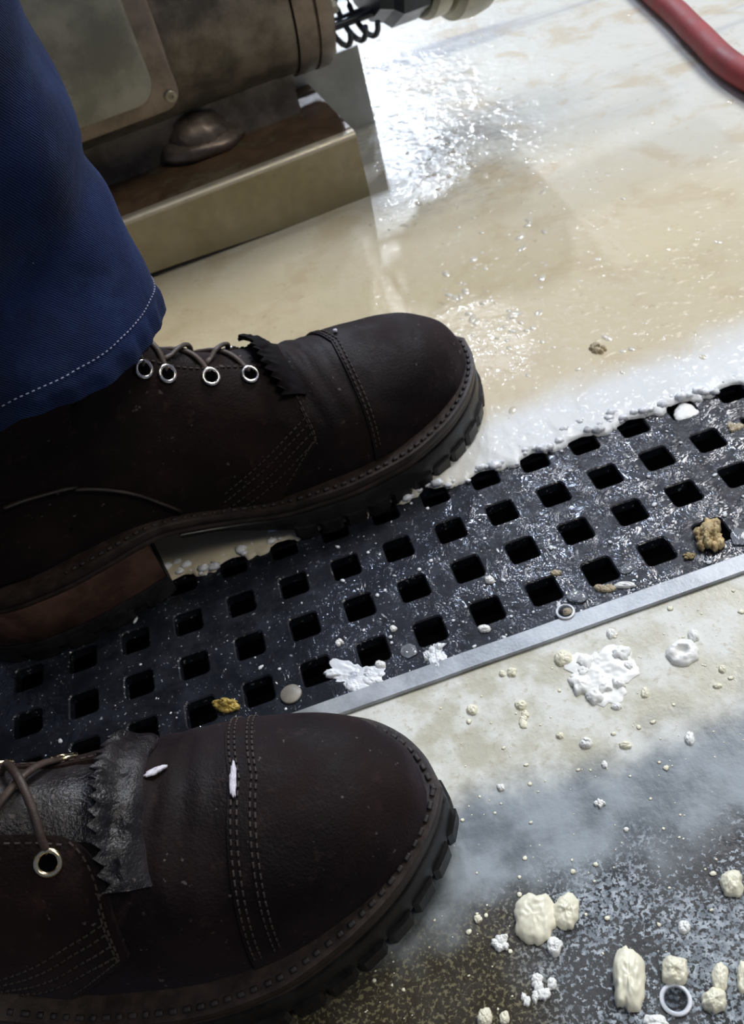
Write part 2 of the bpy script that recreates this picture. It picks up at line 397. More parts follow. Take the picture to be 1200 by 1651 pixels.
# splash specks
sp = MB(); random.seed(11)
for i in range(650):
    x = -.28 + .55 * random.random(); y = BOTY + (.056 - BOTY) * random.random() ** 1.25
    cx = abs((x / P_ + .5) % 1 - .5) * P_; cy = min(abs(y - r) for r in RY)
    if cx < hw + .0012 and cy < hw + .0012:
        continue
    if x < -.06 and random.random() < .7: continue
    r = .0003 + .0009 * random.random() ** 3
    an = random.random() * PI; st = 1 + 1.6 * random.random() ** 4
    blob(sp, (x, y, 0), (r * st * math.cos(an), r * st * math.sin(an)), (-r * math.sin(an), r * math.cos(an)), r * .8, i, 7, 4, .4)
tag(sp.build('milk_specks', 'foam', angle=0), 'tiny milky splash specks scattered over the black grate', 'specks', kind='stuff')
sp = MB()
for i in range(420):
    x = -.10 + .30 * random.random(); y = -.060 - .13 * random.random()
    r = .0003 + .0011 * random.random() ** 4
    blob(sp, (x, y, 0), (r, 0), (0, r * (.6 + .5 * random.random())), r * .45, i, 7, 4, .5)
tag(sp.build('curd_specks', 'curd', angle=0), 'tiny curd specks dusted over the concrete below the drain frame', 'specks', kind='stuff')

# ------------------------------------------------------------------ curds, crumbs and drops
BITS = [
    ('milk_curd', 'curd', 'curds', [-0.0305, -0.1649], [0.00702, -0.00246], [0.00324, 0.00822], 0.004, 'lump', 'curd', 'large lumpy cream curd lying in a milky wet ring, left of its smaller twin'),
    ('milk_curd', 'curd', 'curds', [-0.0193, -0.167], [0.0045, -0.00158], [0.00222, 0.00527], 0.0032, 'lump', 'curd', 'rounded curd close to the right of the large ringed curd'),
    ('milk_curd', 'curd', 'curds', [-0.0447, -0.1688], [0.00352, -0.00121], [0.00125, 0.0034], 0.0024000000000000002, 'cluster', 'white', 'small broken white curd just left below the large ringed curd'),
    ('milk_curd', 'curd', 'curds', [-0.0275, -0.1765], [0.00262, -0.0009], [0.00119, 0.0029], 0.0024000000000000002, 'lump', 'white', 'small white curd under the twin curds, topping the broken trail'),
    ('milk_curd', 'curd', 'curds', [-0.038, -0.1884], [0.00296, -0.00099], [0.00168, 0.00422], 0.0024000000000000002, 'cluster', 'white', 'ragged white curd at the lower end of the broken trail'),
    ('milk_curd', 'curd', 'curds', [-0.0432, -0.1892], [0.00178, -0.00059], [0.00099, 0.00255], 0.0016, 'cluster', 'white', 'thin white curd flake touching the left of the ragged curd'),
    ('milk_curd', 'curd', 'curds', [-0.0373, -0.1843], [0.00199, -0.00067], [0.00066, 0.00167], 0.0016, 'lump', 'white', 'small round curd above the ragged white curd'),
    ('milk_curd', 'curd', 'curds', [-0.033, -0.1872], [0.00158, -0.00053], [0.00075, 0.00184], 0.0016, 'lump', 'white', 'pale dab right of the ragged white curd'),
    ('milk_curd', 'curd', 'curds', [-0.0583, -0.1901], [0.00259, -0.00085], [0.00096, 0.00272], 0.0032, 'lump', 'curd', 'smooth round curd cut by the bottom edge near the boot sole'),
    ('milk_curd', 'curd', 'curds', [-0.052, -0.1923], [0.00158, -0.00052], [0.00073, 0.00197], 0.0024000000000000002, 'lump', 'curd', 'small oval curd right of the smooth curd at the bottom edge'),
    ('milk_curd', 'curd', 'curds', [-0.0084, -0.1942], [0.00516, -0.00173], [0.00428, 0.00906], 0.005600000000000001, 'lump', 'curd', 'tall oblong thick cream curd standing upright left of the bubble'),
    ('milk_curd', 'curd', 'curds', [0.0069, -0.1965], [0.00452, -0.00153], [0.00227, 0.00444], 0.004, 'lump', 'curd', 'broad curd sitting directly on top of the bubble ring'),
    ('milk_curd', 'curd', 'curds', [0.0196, -0.203], [0.00258, -0.00087], [0.00246, 0.00448], 0.0032, 'lump', 'curd', 'narrow upright curd, upper half of the pair right of the bubble'),
    ('milk_curd', 'curd', 'curds', [0.0145, -0.2087], [0.00383, -0.00127], [0.00182, 0.00335], 0.004, 'lump', 'curd', 'round curd, lower half of the pair right of the bubble'),
    ('milk_curd', 'curd', 'curds', [0.0268, -0.2053], [0.00237, -0.0008], [0.00273, 0.00478], 0.0032, 'lump', 'curd', 'curd cut off by the right edge in the lower corner'),
    ('milk_curd', 'curd', 'curds', [-0.0059, -0.209], [0.00388, -0.00127], [0.00124, 0.0025], 0.0032, 'lump', 'white', 'pale curd below the bubble cut by the bottom edge'),
    ('milk_curd', 'curd', 'curds', [0.0382, -0.1766], [0.00348, -0.00125], [0.00239, 0.00428], 0.0032, 'lump', 'curd', 'curd with a small dark pit near the right edge'),
    ('milk_curd', 'curd', 'curds', [0.0164, -0.1847], [0.00193, -0.00067], [0.00107, 0.00205], 0.0024000000000000002, 'lump', 'white', 'single pea sized curd between the pitted curd and the bubble'),
    ('milk_curd', 'curd', 'curds', [-0.0498, -0.1586], [0.00149, -0.00052], [0.00051, 0.00145], 0.0016, 'lump', 'curd', 'tiny curd left of the large ringed curd, nearest the boot sole'),
    ('milk_curd', 'curd', 'curds', [0.0089, -0.1329], [0.00194, -0.00074], [0.00104, 0.00233], 0.0024000000000000002, 'cluster', 'white', 'small bright curd with a speck at its side on dark concrete'),
    ('milk_curd', 'curd', 'curds', [0.0133, -0.1462], [0.00084, -0.00031], [0.00041, 0.00088], 0.0016, 'lump', 'white', 'tiny white dot of curd lower right of the small bright curd'),
    ('milk_curd', 'curd', 'curds', [0.0142, -0.1076], [0.00226, -0.00091], [0.00101, 0.00231], 0.0024000000000000002, 'lump', 'white', 'squarish white curd on the grey streak below the big splatter'),
    ('milk_curd', 'curd', 'curds', [0.0281, -0.1143], [0.00221, -0.00089], [0.00071, 0.0015], 0.0016, 'lump', 'curd', 'flat small curd right of the squarish white curd'),
    ('milk_curd', 'curd', 'curds', [0.052, -0.1207], [0.00172, -0.0007], [0.00141, 0.0027], 0.0024000000000000002, 'lump', 'white', 'upright white curd alone on the right of the grey streak'),
    ('milk_curd', 'curd', 'curds', [0.0059, -0.1006], [0.00138, -0.00056], [0.00055, 0.00132], 0.0016, 'lump', 'curd', 'small curd just above left of the squarish white curd'),
    ('milk_curd', 'curd', 'curds', [-0.0244, -0.1134], [0.00138, -0.00053], [0.00055, 0.0015], 0.0016, 'lump', 'white', 'small curd on the grey streak closest to the boot toe'),
    ('milk_curd', 'curd', 'curds', [0.017, -0.119], [0.00111, -0.00044], [0.00067, 0.00147], 0.0016, 'lump', 'white', 'tiny curd below the flat small curd on the grey streak'),
    ('milk_curd', 'curd', 'curds', [0.0325, -0.0968], [0.00205, -0.00085], [0.00062, 0.00134], 0.0016, 'lump', 'white', 'small flat curd under the big splatter lower right'),
    ('milk_curd', 'curd', 'curds', [0.0456, -0.0952], [0.00136, -0.00057], [0.00118, 0.00243], 0.0024000000000000002, 'lump', 'curd', 'bean shaped curd between the big splatter and the ring curd'),
    ('milk_curd', 'curd', 'curds', [0.0789, -0.0969], [0.00133, -0.00057], [0.00089, 0.00161], 0.0016, 'lump', 'curd', 'small round curd right of the ring curd'),
    ('milk_curd', 'curd', 'curds', [0.0733, -0.1033], [0.00176, -0.00074], [0.00057, 0.00105], 0.0012000000000000001, 'lump', 'curd', 'thin flake of curd below the small round curd at right'),
    ('milk_curd', 'curd', 'curds', [0.0683, -0.0832], [0.00615, -0.00268], [0.00294, 0.00569], 0.0028000000000000004, 'ring', 'white', 'flat white ring shaped curd with a hollow centre'),
    ('milk_curd', 'curd', 'curds', [0.0764, -0.0773], [0.00207, -0.00092], [0.00137, 0.0026], 0.0024000000000000002, 'lump', 'white', 'small round curd touching the top of the ring shaped curd'),
    ('milk_curd', 'curd', 'curds', [0.0455, -0.0625], [0.00169, -0.00075], [0.00111, 0.00243], 0.002, 'lump', 'white', 'small round curd between drain frame and big splatter'),
    ('milk_curd', 'curd', 'curds', [0.0216, -0.0664], [0.0034, -0.00147], [0.00151, 0.0036], 0.0024000000000000002, 'lump', 'curd', 'angular cream curd upper left of the big splatter'),
    ('milk_curd', 'curd', 'curds', [-0.0012, -0.0643], [0.00198, -0.00085], [0.00079, 0.00211], 0.0016, 'lump', 'curd', 'small dull curd between the boot toe and the angular curd'),
    ('milk_curd', 'curd', 'curds', [-0.0054, -0.0632], [0.00124, -0.00053], [0.00056, 0.00151], 0.0016, 'lump', 'curd', 'tiny dull curd left of the small dull curd near the frame'),
    ('milk_curd', 'curd', 'curds', [-0.0234, -0.0755], [0.00221, -0.00092], [0.00079, 0.00231], 0.0016, 'lump', 'curd', 'low dull curd on the cream crust right above the boot toe'),
    ('milk_curd', 'curd', 'curds', [-0.0046, -0.0875], [0.00285, -0.00117], [0.00139, 0.00361], 0.0016, 'cluster', 'curd', 'crumbly curd left below the big splatter'),
    ('milk_curd', 'curd', 'curds', [-0.0036, -0.0811], [0.00216, -0.0009], [0.00076, 0.00198], 0.0016, 'lump', 'curd', 'small curd right above the crumbly curd'),
    ('milk_splatter', 'splatter', None, [0.0339, -0.0799], [0.01168, -0.00499], [0.00524, 0.01161], 0.00128, 'splat', 'white', 'big smeared white curd splatter beside the drain frame'),
    ('milk_curd', 'curd', 'curds on the grate', [-0.0549, -0.0369], [0.00241, -0.00104], [0.00053, 0.00198], 0.002, 'lump', 'white', 'white drop of curd at the grate hole rim above the bubble patch'),
    ('milk_curd', 'curd', 'curds on the grate', [-0.0692, -0.0175], [0.00223, -0.00098], [0.00066, 0.00282], 0.0024000000000000002, 'cluster', 'white', 'small broken curd on the dark grate left of the bubble patch'),
    ('milk_curd', 'curd', 'curds on the grate', [0.0073, -0.0115], [0.00215, -0.00101], [0.00077, 0.00216], 0.002, 'lump', 'white', 'small white curd on the grate between two rows of holes'),
    ('milk_curd', 'curd', 'curds on the grate', [-0.0438, -0.0198], [0.00164, -0.00073], [0.00049, 0.00175], 0.002, 'lump', 'white', 'tiny white curd on the grate above the translucent drop'),
    ('milk_curd', 'curd', 'curds on the grate', [-0.0046, -0.0373], [0.00286, -0.00127], [0.0007, 0.00198], 0.002, 'lump', 'white', 'white curd at the hole rim left of the bubble on the frame'),
    ('milk_curd', 'curd', 'curds on the grate', [0.0535, -0.0391], [0.00374, -0.00173], [0.00135, 0.00297], 0.0024000000000000002, 'cluster', 'tan', 'tan curd crumbs on the lower edge of the grate'),
    ('milk_curd', 'curd', 'curds on the grate', [0.0628, -0.0406], [0.00444, -0.00207], [0.00077, 0.00164], 0.002, 'lump', 'white', 'white stick shaped curd lying across the grate edge'),
    ('milk_curd', 'curd', 'curds on the grate', [0.1557, 0.03], [0.00337, -0.00186], [0.0021, 0.00373], 0.0024000000000000002, 'cluster', 'tan', 'small tan clump on the grate near the right edge, top row'),
    ('milk_curd', 'curd', 'curds on the grate', [0.0361, -0.0204], [0.00312, -0.00147], [0.00101, 0.00245], 0.002, 'cluster', 'tan', 'tan crumbs above the rim of a grate hole in the bottom row'),
    ('grain_clump', 'clump', 'grain clumps on the grate', [0.1091, -0.0305], [0.0068, -0.00332], [0.0056, 0.01035], 0.0072, 'crumb', 'grain', 'large crumbly tan grain clump on the grate at right'),
    ('grain_clump', 'clump', 'grain clumps on the grate', [-0.1278, -0.0299], [0.00678, -0.00282], [0.00057, 0.00405], 0.005600000000000001, 'crumb', 'yellow', 'yellow crumbly grain clump on the grate behind the lower boot'),
    ('grain_crumb', 'crumb', None, [0.0956, -0.0374], [0.00291, -0.0014], [0.00104, 0.00199], 0.0024000000000000002, 'crumb', 'grain', 'small grain crumb at the foot of the large tan clump'),
    ('milk_drop', 'drop', 'translucent drops on the grate', [-0.0405, -0.035], [0.00346, -0.00151], [0.00107, 0.00367], 0.00128, 'drop', 'drop', 'translucent milky drop on the grate left of the foam drip'),
    ('milk_drop', 'drop', 'translucent drops on the grate', [0.0401, -0.0381], [0.00428, -0.00196], [0.00128, 0.00298], 0.002, 'drop', 'drop', 'long translucent milky drop on the grate beside the frame bubble'),
    ('milk_drop', 'drop', 'translucent drops on the grate', [0.0671, -0.0321], [0.0025, -0.00118], [0.00127, 0.0027], 0.00128, 'drop', 'drop', 'faint translucent drop on the grate above the white stick curd'),
    ('milk_drop', 'drop', 'translucent drops on the grate', [0.1205, -0.0365], [0.00335, -0.00163], [0.00246, 0.00436], 0.0016, 'drop', 'drop', 'pale translucent drop on the grate at the right edge'),
    ('round_tab', 'disc', None, [-0.0975, -0.0361], [0.00468, -0.00196], [0.0011, 0.00564], 0.0012000000000000001, 'disc', 'disc', 'flat round grey beige disc lying on the grate behind the lower boot'),
    ('curd_chunk', 'curd', None, [0.1405, 0.0529], [0.00541, -0.00305], [0.00324, 0.00623], 0.0032, 'chunk', 'white', 'glossy white curd chunk plugging a top row grate hole'),
    ('pebble', 'pebble', None, [0.1228, 0.1232], [0.00513, -0.00313], [0.00242, 0.0054], 0.0032, 'cluster', 'tan', 'small tan pebble alone in the milk puddle above the grate'),
    ('milk_splatter', 'splatter', 'foam', [-0.0668, -0.0391], [0.01124, -0.00479], [0.0018, 0.00727], 0.0008, 'splat', 'foam', 'white foam patch holding a bubble at the grate edge'),
    ('milk_splatter', 'splatter', 'foam', [-0.0295, -0.042], [0.00392, -0.00171], [0.00205, 0.00655], 0.0011200000000000001, 'splat', 'foam', 'white foam drip running over the grate edge onto the frame'),
]

def pile(mb, A, B, h, seed, amp=.16, hole=0.0, steep=3.0, lump=.4, nr=16, na=48, c=(0, 0)):
    P = []
    for k in range(na):
        a = 2 * PI * k / na; ca, sa = math.cos(a), math.sin(a)
        R0_ = 1 + amp * 2 * noise.noise(Vector((ca * 1.1 + seed * 7.1, sa * 1.1, seed * 2.3))) + amp * noise.noise(Vector((ca * 3 + seed, sa * 3, 5.5))) + amp * .5 * noise.noise(Vector((ca * 8 + seed, sa * 8, 1.5)))
        for i in range(nr + 1):
            r = 1.0 - (1 - i / nr) ** 1.6; R = 1 + (R0_ - 1) * r * r
            sq = (abs(ca) ** 3 + abs(sa) ** 3) ** (-1 / 3); q = A * (ca * R * r * (.55 + .45 * sq)) + B * (sa * R * r * (.55 + .45 * sq))
            z = h * (max(0, 1 - r ** steep) ** .5)
            f = noise.noise(Vector((ca * r * 2.2 + seed, sa * r * 2.2, seed))) + .55 * noise.noise(Vector((ca * r * 6 + seed, sa * r * 6, seed)))
            z *= 1 + lump * f * (.7 + .6 * (lump > .6))
            if hole: z *= 1 - .95 * math.exp(-(r / hole) ** 4)
            P.append((c[0] + q.x, c[1] + q.y, max(z, 0) if i < nr else -.0002))
    n_ = nr + 1; fs = [(k * n_ + i, k * n_ + i + 1, ((k + 1) % na) * n_ + i + 1, ((k + 1) % na) * n_ + i) for k in range(na) for i in range(nr)]
    mb.add(P, fs)
for i, (name, cat, grp, c, A, B, h, kind, mat, lab) in enumerate(BITS):
    mb = MB(); random.seed(100 + i)
    A = Vector(A); B = Vector(B)
    if kind in ('lump', 'cluster'): h = min(h, .85 * min(A.length, B.length))
    if kind == 'lump':
        pile(mb, A, B, h, i + 1, .13, steep=2.4)
    elif kind == 'cluster' or kind == 'crumb':
        n = 7 if kind == 'cluster' else 46
        for k in range(n):
            a = 2 * PI * random.random(); rr = random.random() ** .6; q = (A * math.cos(a) + B * math.sin(a)) * rr * .75
            sz = (.25 + .3 * random.random()) * (1 if kind == 'cluster' else .55)
            sz_h = h * (.55 if kind == 'crumb' else .9)
            if kind == 'cluster': pile(mb, A * sz, B * sz, sz_h * .7, i * 17 + k, .25, c=(q.x, q.y), nr=8, na=24, steep=2.2); continue
            blob(mb, (q.x, q.y, (0 if kind == 'cluster' else h * .55 * (1 - rr) * random.random())), A * sz, B * sz, sz_h * (.6 + .5 * random.random()), i * 17 + k, 12, 7, .6, 2.5)
    elif kind == 'ring': pile(mb, A, B, h, i, .14, hole=.35)
    elif kind == 'splat':
        pile(mb, A, B, h * .7, i, .35, steep=5, lump=.7, nr=30, na=90)
        for k in range(9):
            a = 2 * PI * random.random(); q = (A * math.cos(a) + B * math.sin(a)) * (.5 + .55 * random.random()); sz = .16 + .2 * random.random()
            pile(mb, A * sz, B * sz, h * (1 + random.random()), i * 13 + k, .3, c=(q.x, q.y), nr=8, na=24)
    elif kind == 'drop': blob(mb, (0, 0, 0), A, B, h, i, 24, 12, .22, 1.4)
    elif kind == 'disc': mb.lathe([(0, A.length), (h * .7, A.length * .99), (h, A.length * .93), (h * 1.0, 0.0004)], (0, 0, 0), (0, 0, 1), 40)
    elif kind == 'chunk':
        blob(mb, (0, 0, 0), A, B, h, i, 24, 12, .4, 1.3)
    o = mb.build(name, mat, angle=0)
    inpud = c[1] > .058 and name == 'pebble'
    o.location = (c[0], c[1], .0024 if inpud else 0.0)
    if name == 'curd_chunk': o.location.z = -.0025
    tag(o, lab, cat, grp)
# bubbles: thin liquid domes with a wet rim
def bubble(c, r, lab, z=0.0, core=None):
    e = empty('milk_bubble', (c[0], c[1], z)); tag(e, lab, 'bubble', None)
    m = MB(); m.lathe([(r * .95 * math.sin(a), max(.0001, r * math.cos(a))) for a in [PI / 2 * k / 12 for k in range(13)]], (0, 0, 0), (0, 0, 1), 40)
    n = m.build('film', 'film', e, angle=0)
    m = MB(); m.tube([(r * 1.02 * math.cos(a), r * 1.02 * math.sin(a), r * .1) for a in [2 * PI * k / 40 for k in range(40)]], r * .2, 8, .7, closed=True)
    m.build('rim', 'foam', e, angle=0)
    if core:
        m = MB(); blob(m, (r * .2, -r * .2, 0), (r * .6, 0), (0, r * .5), r * .6, 3, 16, 8, .4); m.build('core', core, e, angle=0)
n = NT('film'); M['film'] = n.done((.75, .8, .9), .03, Transmission_Weight=1.0, IOR=1.12, Alpha=.55)
bubble((.0032, -.2046), .0043, 'glassy bubble with milky rim under a broad curd at the bottom right')
bubble((-.0680, -.0378), .0022, 'tiny dark bubble sitting in the white foam patch at the grate edge')
bubble((.0319, -.0448), .0036, 'small clear bubble holding a curd crumb on the drain frame', .0018, 'tan')

# ------------------------------------------------------------------ boots
BL = .305
XS = np.array([0, .004, .014, .035, .06, .085, .11, .14, .18, .21, .235, .26, .28, .293, .301, .305])
MED = 1.05 * np.array([0, .013, .0235, .0325, .0355, .0345, .031, .033, .044, .0500, .0505, .0462, .0375, .0265, .0140, 0])
LAT = 1.05 * np.array([0, .013, .0235, .0325, .0355, .0360, .038, .043, .0505, .0530, .0505, .0420, .0310, .0195, .0090, 0])
def cr_interp(xs, ys, x):
    # smooth monotone-ish (cubic Hermite) interpolation
    xs = np.asarray(xs, float); ys = np.asarray(ys, float)
    d = np.diff(ys) / np.diff(xs); m = np.zeros_like(ys); m[1:-1] = np.where(d[1:] * d[:-1] > 0, 2 * d[1:] * d[:-1] / (d[1:] + d[:-1] + 1e-12), 0); m[0] = d[0]; m[-1] = d[-1]
    x = np.clip(x, xs[0], xs[-1]); i = np.clip(np.searchsorted(xs, x) - 1, 0, len(xs) - 2); h = xs[i + 1] - xs[i]; t = (x - xs[i]) / h
    return (2 * t**3 - 3 * t**2 + 1) * ys[i] + (t**3 - 2 * t**2 + t) * h * m[i] + (-2 * t**3 + 3 * t**2) * ys[i + 1] + (t**3 - t**2) * h * m[i + 1]
def sst(a, b, x):
    t = min(1, max(0, (x - a) / (b - a))); return t * t * (3 - 2 * t)
def zb(x):  # underside of the leather midsole
    return .037 + (.0165 - .037) * sst(.088, .172, x) + (.011 * max(0, (x - .225) / .08) ** 1.6)
def zw(x): return zb(x) + .0085      # top of the welt
def outline(side):                   # side +1 = lateral(+y for right foot mirrored later), list of (x,y)
    pass
NX = 90
ST = [0.5 * (1 - math.cos(PI * i / NX)) * BL for i in range(NX + 1)]
def contour(off=0.0, x0=0.0, x1=BL):
    """closed outline points (x,y): medial = -y, lateral = +y"""
    s = [x for x in ST if x0 <= x <= x1]
    lo = [(x, -float(cr_interp(XS, MED, x))) for x in s]; up = [(x, float(cr_interp(XS, LAT, x))) for x in s]
    pts = lo + up[::-1][1 if x1 >= BL else 0:]
    if x0 <= 0: pts = pts[:-1]
    if off:
        N = len(pts); out = []
        for i in range(N):
            a = Vector(pts[i - 1]); b = Vector(pts[(i + 1) % N]); t = (b - a); t.normalize(); out.append((pts[i][0] + t.y * off, pts[i][1] - t.x * off))
        pts = out
    return pts
def slab(mb, pts, zt, zbm, bev=.0012, bulge=0.0):
    """solid plate over a closed outline; zt/zbm functions of x. faces across pair the two sides."""
    N = len(pts); c = Vector((sum(p[0] for p in pts) / N, sum(p[1] for p in pts) / N))
    def ins(p, d):
        v = Vector(p) - c; return (p[0] - v.x / v.length * d, p[1] - v.y / v.length * d)
    rows = []
    prof = [(bev * 2, 0, 1), (bev * .3, .0, 1), (0, -bev, 1), (-bulge, -.5, 2), (0, bev, 0), (bev, 0, 0)]
    for (d, dz, w_) in prof:
        r = []
        for p in pts:
            q = ins(p, d); a, b = zt(p[0]), zbm(p[0])
            z = (a + dz if w_ == 1 else b + dz if w_ == 0 else (a + b) / 2); r.append((q[0], q[1], z))
        rows.append(r)
    vs = [v for r in rows for v in r]; fs = []
    for i in range(len(rows) - 1):
        for k in range(N):
            fs.append((i * N + k, i * N + (k + 1) % N, (i + 1) * N + (k + 1) % N, (i + 1) * N + k))
    # caps: strip between the two halves
    for base in (0, (len(rows) - 1) * N):
        i, j = 0, N - 1
        while j - i > 1:
            if j - i == 2: fs.append((base + i, base + i + 1, base + j)); break
            fs.append((base + i, base + i + 1, base + j - 1, base + j)); i += 1; j -= 1
    mb.add(vs, fs)

# control sections of the upper: xb, zb(bottom), xt, zt, Wm, Wl, p, e, a
def F(x): return zw(x) - .0015
SEC = [
    (.2975, F(.2975), .2975, F(.2975) + .002, .0006, .0006, 2.2, .5, 0),
    (.2970, F(.297), .2960, F(.297) + .011, .0085, .0065, 2.2, .5, 0),
    (.2945, F(.2945), .2925, F(.2945) + .019, .0165, .0125, 2.3, .5, 0),
    (.2885, F(.2885), .2845, F(.2885) + .0265, .0235, .0195, 2.4, .5, 0),
    (.279, F(.279), .2750, F(.279) + .0335, .0318, .0270, 2.5, .5, 0),
    (.263, F(.263), .2590, F(.263) + .0400, .0392, .0352, 2.5, .52, 0),
    (.245, F(.245), .2410, F(.245) + .0460, .0430, .0422, 2.4, .54, 0),
    (.222, F(.222), .2190, F(.222) + .0520, .0448, .0462, 2.2, .56, 0),
    (.197, F(.197), .1970, F(.197) + .0590, .0425, .0465, 2.0, .60, 0),
    (.170, F(.170), .1760, F(.170) + .0690, .0370, .0425, 1.8, .62, 0),
    (.140, F(.140), .1560, .1030, .0300, .0370, 1.7, .60, 0.05),
    (.108, F(.108), .1370, .1210, .0275, .0330, 1.7, .58, 0.12),
    (.074, F(.074), .1210, .1400, .0300, .0320, 1.8, .55, 0.25),
    (.038, F(.038), .1090, .1600, .0320, .0330, 1.9, .5, 0.45),
    (.014, .055, .1020, .1780, .0350, .0355, 2, .5, 0.7),
    (.006, .085, .0985, .1950, .0385, .0385, 2, .5, 0.95),
    (.004, .125, .0970, .2120, .0420, .0420, 2, .5, 1),
    (.004, .170, .0970, .2350, .0440, .0440, 2, .5, 1),
    (.000, .225, .1000, .2600, .0460, .0460, 2, .5, 1),
]
SEC = np.array(SEC, float); NS = len(SEC) - 1; SI = np.arange(len(SEC), dtype=float)
# cubic (Catmull-Rom) evaluation over the section index
def sec(s):
    s = min(max(s, 0), NS - 1e-6); i = int(s); t = s - i
    p0, p1, p2, p3 = SEC[max(i - 1, 0)], SEC[i], SEC[i + 1], SEC[min(i + 2, NS)]
    return .5 * ((2 * p1) + (-p0 + p2) * t + (2 * p0 - 5 * p1 + 4 * p2 - p3) * t * t + (-p0 + 3 * p1 - 3 * p2 + p3) * t**3)
def s_of_x(x):
    xt = SEC[:, 2]; return float(np.interp(-x, -xt, SI))
def S0(s, t):
    xb, zb_, xt, zt, wm, wl, p, e, a = sec(s)
    u = abs(t); qf = math.cos(PI / 2 * u); qe = (1 + math.cos(PI * u)) / 2; q = qf * (1 - a) + qe * a
    wf = max(0.0, 1 - max(q, 0) ** p) ** e; we = math.sqrt(max(0.0, 1 - (2 * q - 1) ** 2)) ** .9
    W = (wm if t < 0 else wl); w_ = W * (wf * (1 - a) + we * a)
    if wf > 0 and u > .55: w_ *= 1 - .05 * (u - .55) / .45 * (1 - a)
    y = math.copysign(w_, t) if t else 0.0
    x = xb + (xt - xb) * q; z = zb_ + (zt - zb_) * q
    if a < .3: x = xb + (xt - xb) * q ** 1.2
    return Vector((x, y, z))
def wrinkle(s, t, P):
    # flex creases over the vamp and slouch in the ankle
    k = math.exp(-((P.x - .205) / .018) ** 2) * (1 - min(1, abs(t) * 1.2)) 
    d = .0012 * k * math.sin(P.x * 620 + 3 * t + 2 * nz(P.x, P.y, P.z, 30))
    d += .0016 * nz(P.x, P.y, P.z, 22) + .0006 * nz(P.x, P.y, P.z, 70)
    if s < 2: d *= s / 2
    return d
def S(s, t, off=0.0):
    P = S0(s, t); h = .04
    a = S0(min(s + h, NS - .001), t) - S0(max(s - h, 0.001), t); b = S0(s, min(t + .02, 1)) - S0(s, max(t - .02, -1))
    n = b.cross(a)
    if n.length < 1e-12: n = Vector((0, 0, 1))
    n.normalize()
    c = S0(min(s + 1, 8), 0) ; c = Vector((P.x - .01 if s > 3 else P.x - .03, 0, P.z * .6))
    if n.dot(P - Vector((min(P.x, .27), 0, .045 if s < 12 else P.z))) < 0: n = -n
    return P + n * (off + wrinkle(s, t, P)), n
def patch(fn, nu, nv, off, thick, mb=None, edge=.0006):
    """raised leather panel: fn(u,v)->(s,t)"""
    mb = mb or MB(); top = []; 
    for i in range(nu):
        for j in range(nv):
            u, v = i / (nu - 1), j / (nv - 1); s, t = fn(u, v); top.append((u, v, s, t))
    P = [tuple(S(s, t, off)[0]) for (u, v, s, t) in top]; Q = [tuple(S(s, t, off - thick)[0]) for (u, v, s, t) in top]
    mb.grid(P, nu, nv); 
    ring = [i * nv for i in range(nu)] + [(nu - 1) * nv + j for j in range(1, nv)] + [i * nv + nv - 1 for i in range(nu - 2, -1, -1)] + [j for j in range(nv - 2, 0, -1)]
    vs = [P[k] for k in ring] + [Q[k] for k in ring]; K = len(ring)
    mb.add(vs, [(k, (k + 1) % K, K + (k + 1) % K, K + k) for k in range(K)])
    return mb
def stitches(path, mb, pitch=.0032, ln=.0021, r=.00042, off=.0004):
    """path: list of (s,t); lay dashes on the surface"""
    pts = []
    for (a, b) in zip(path[:-1], path[1:]):
        for k in range(12):
            f = k / 12; pts.append(S(a[0] + (b[0] - a[0]) * f, a[1] + (b[1] - a[1]) * f, off))
    pts.append(S(*path[-1], off)); acc = 0; cur = []; d = 0
    for i in range(1, len(pts)):
        seg = (pts[i][0] - pts[i - 1][0]).length; d += seg
        if (d % pitch) < ln: cur.append(pts[i][0])
        else:
            if len(cur) >= 2: mb.tube(cur, r, 5)
            cur = []
    if len(cur) >= 2: mb.tube(cur, r, 5)
def finepath(path, n=14):
    out = []
    for (a, b) in zip(path[:-1], path[1:]):
        for k in range(n): out.append((a[0] + (b[0] - a[0]) * k / n, a[1] + (b[1] - a[1]) * k / n))
    return out + [path[-1]]

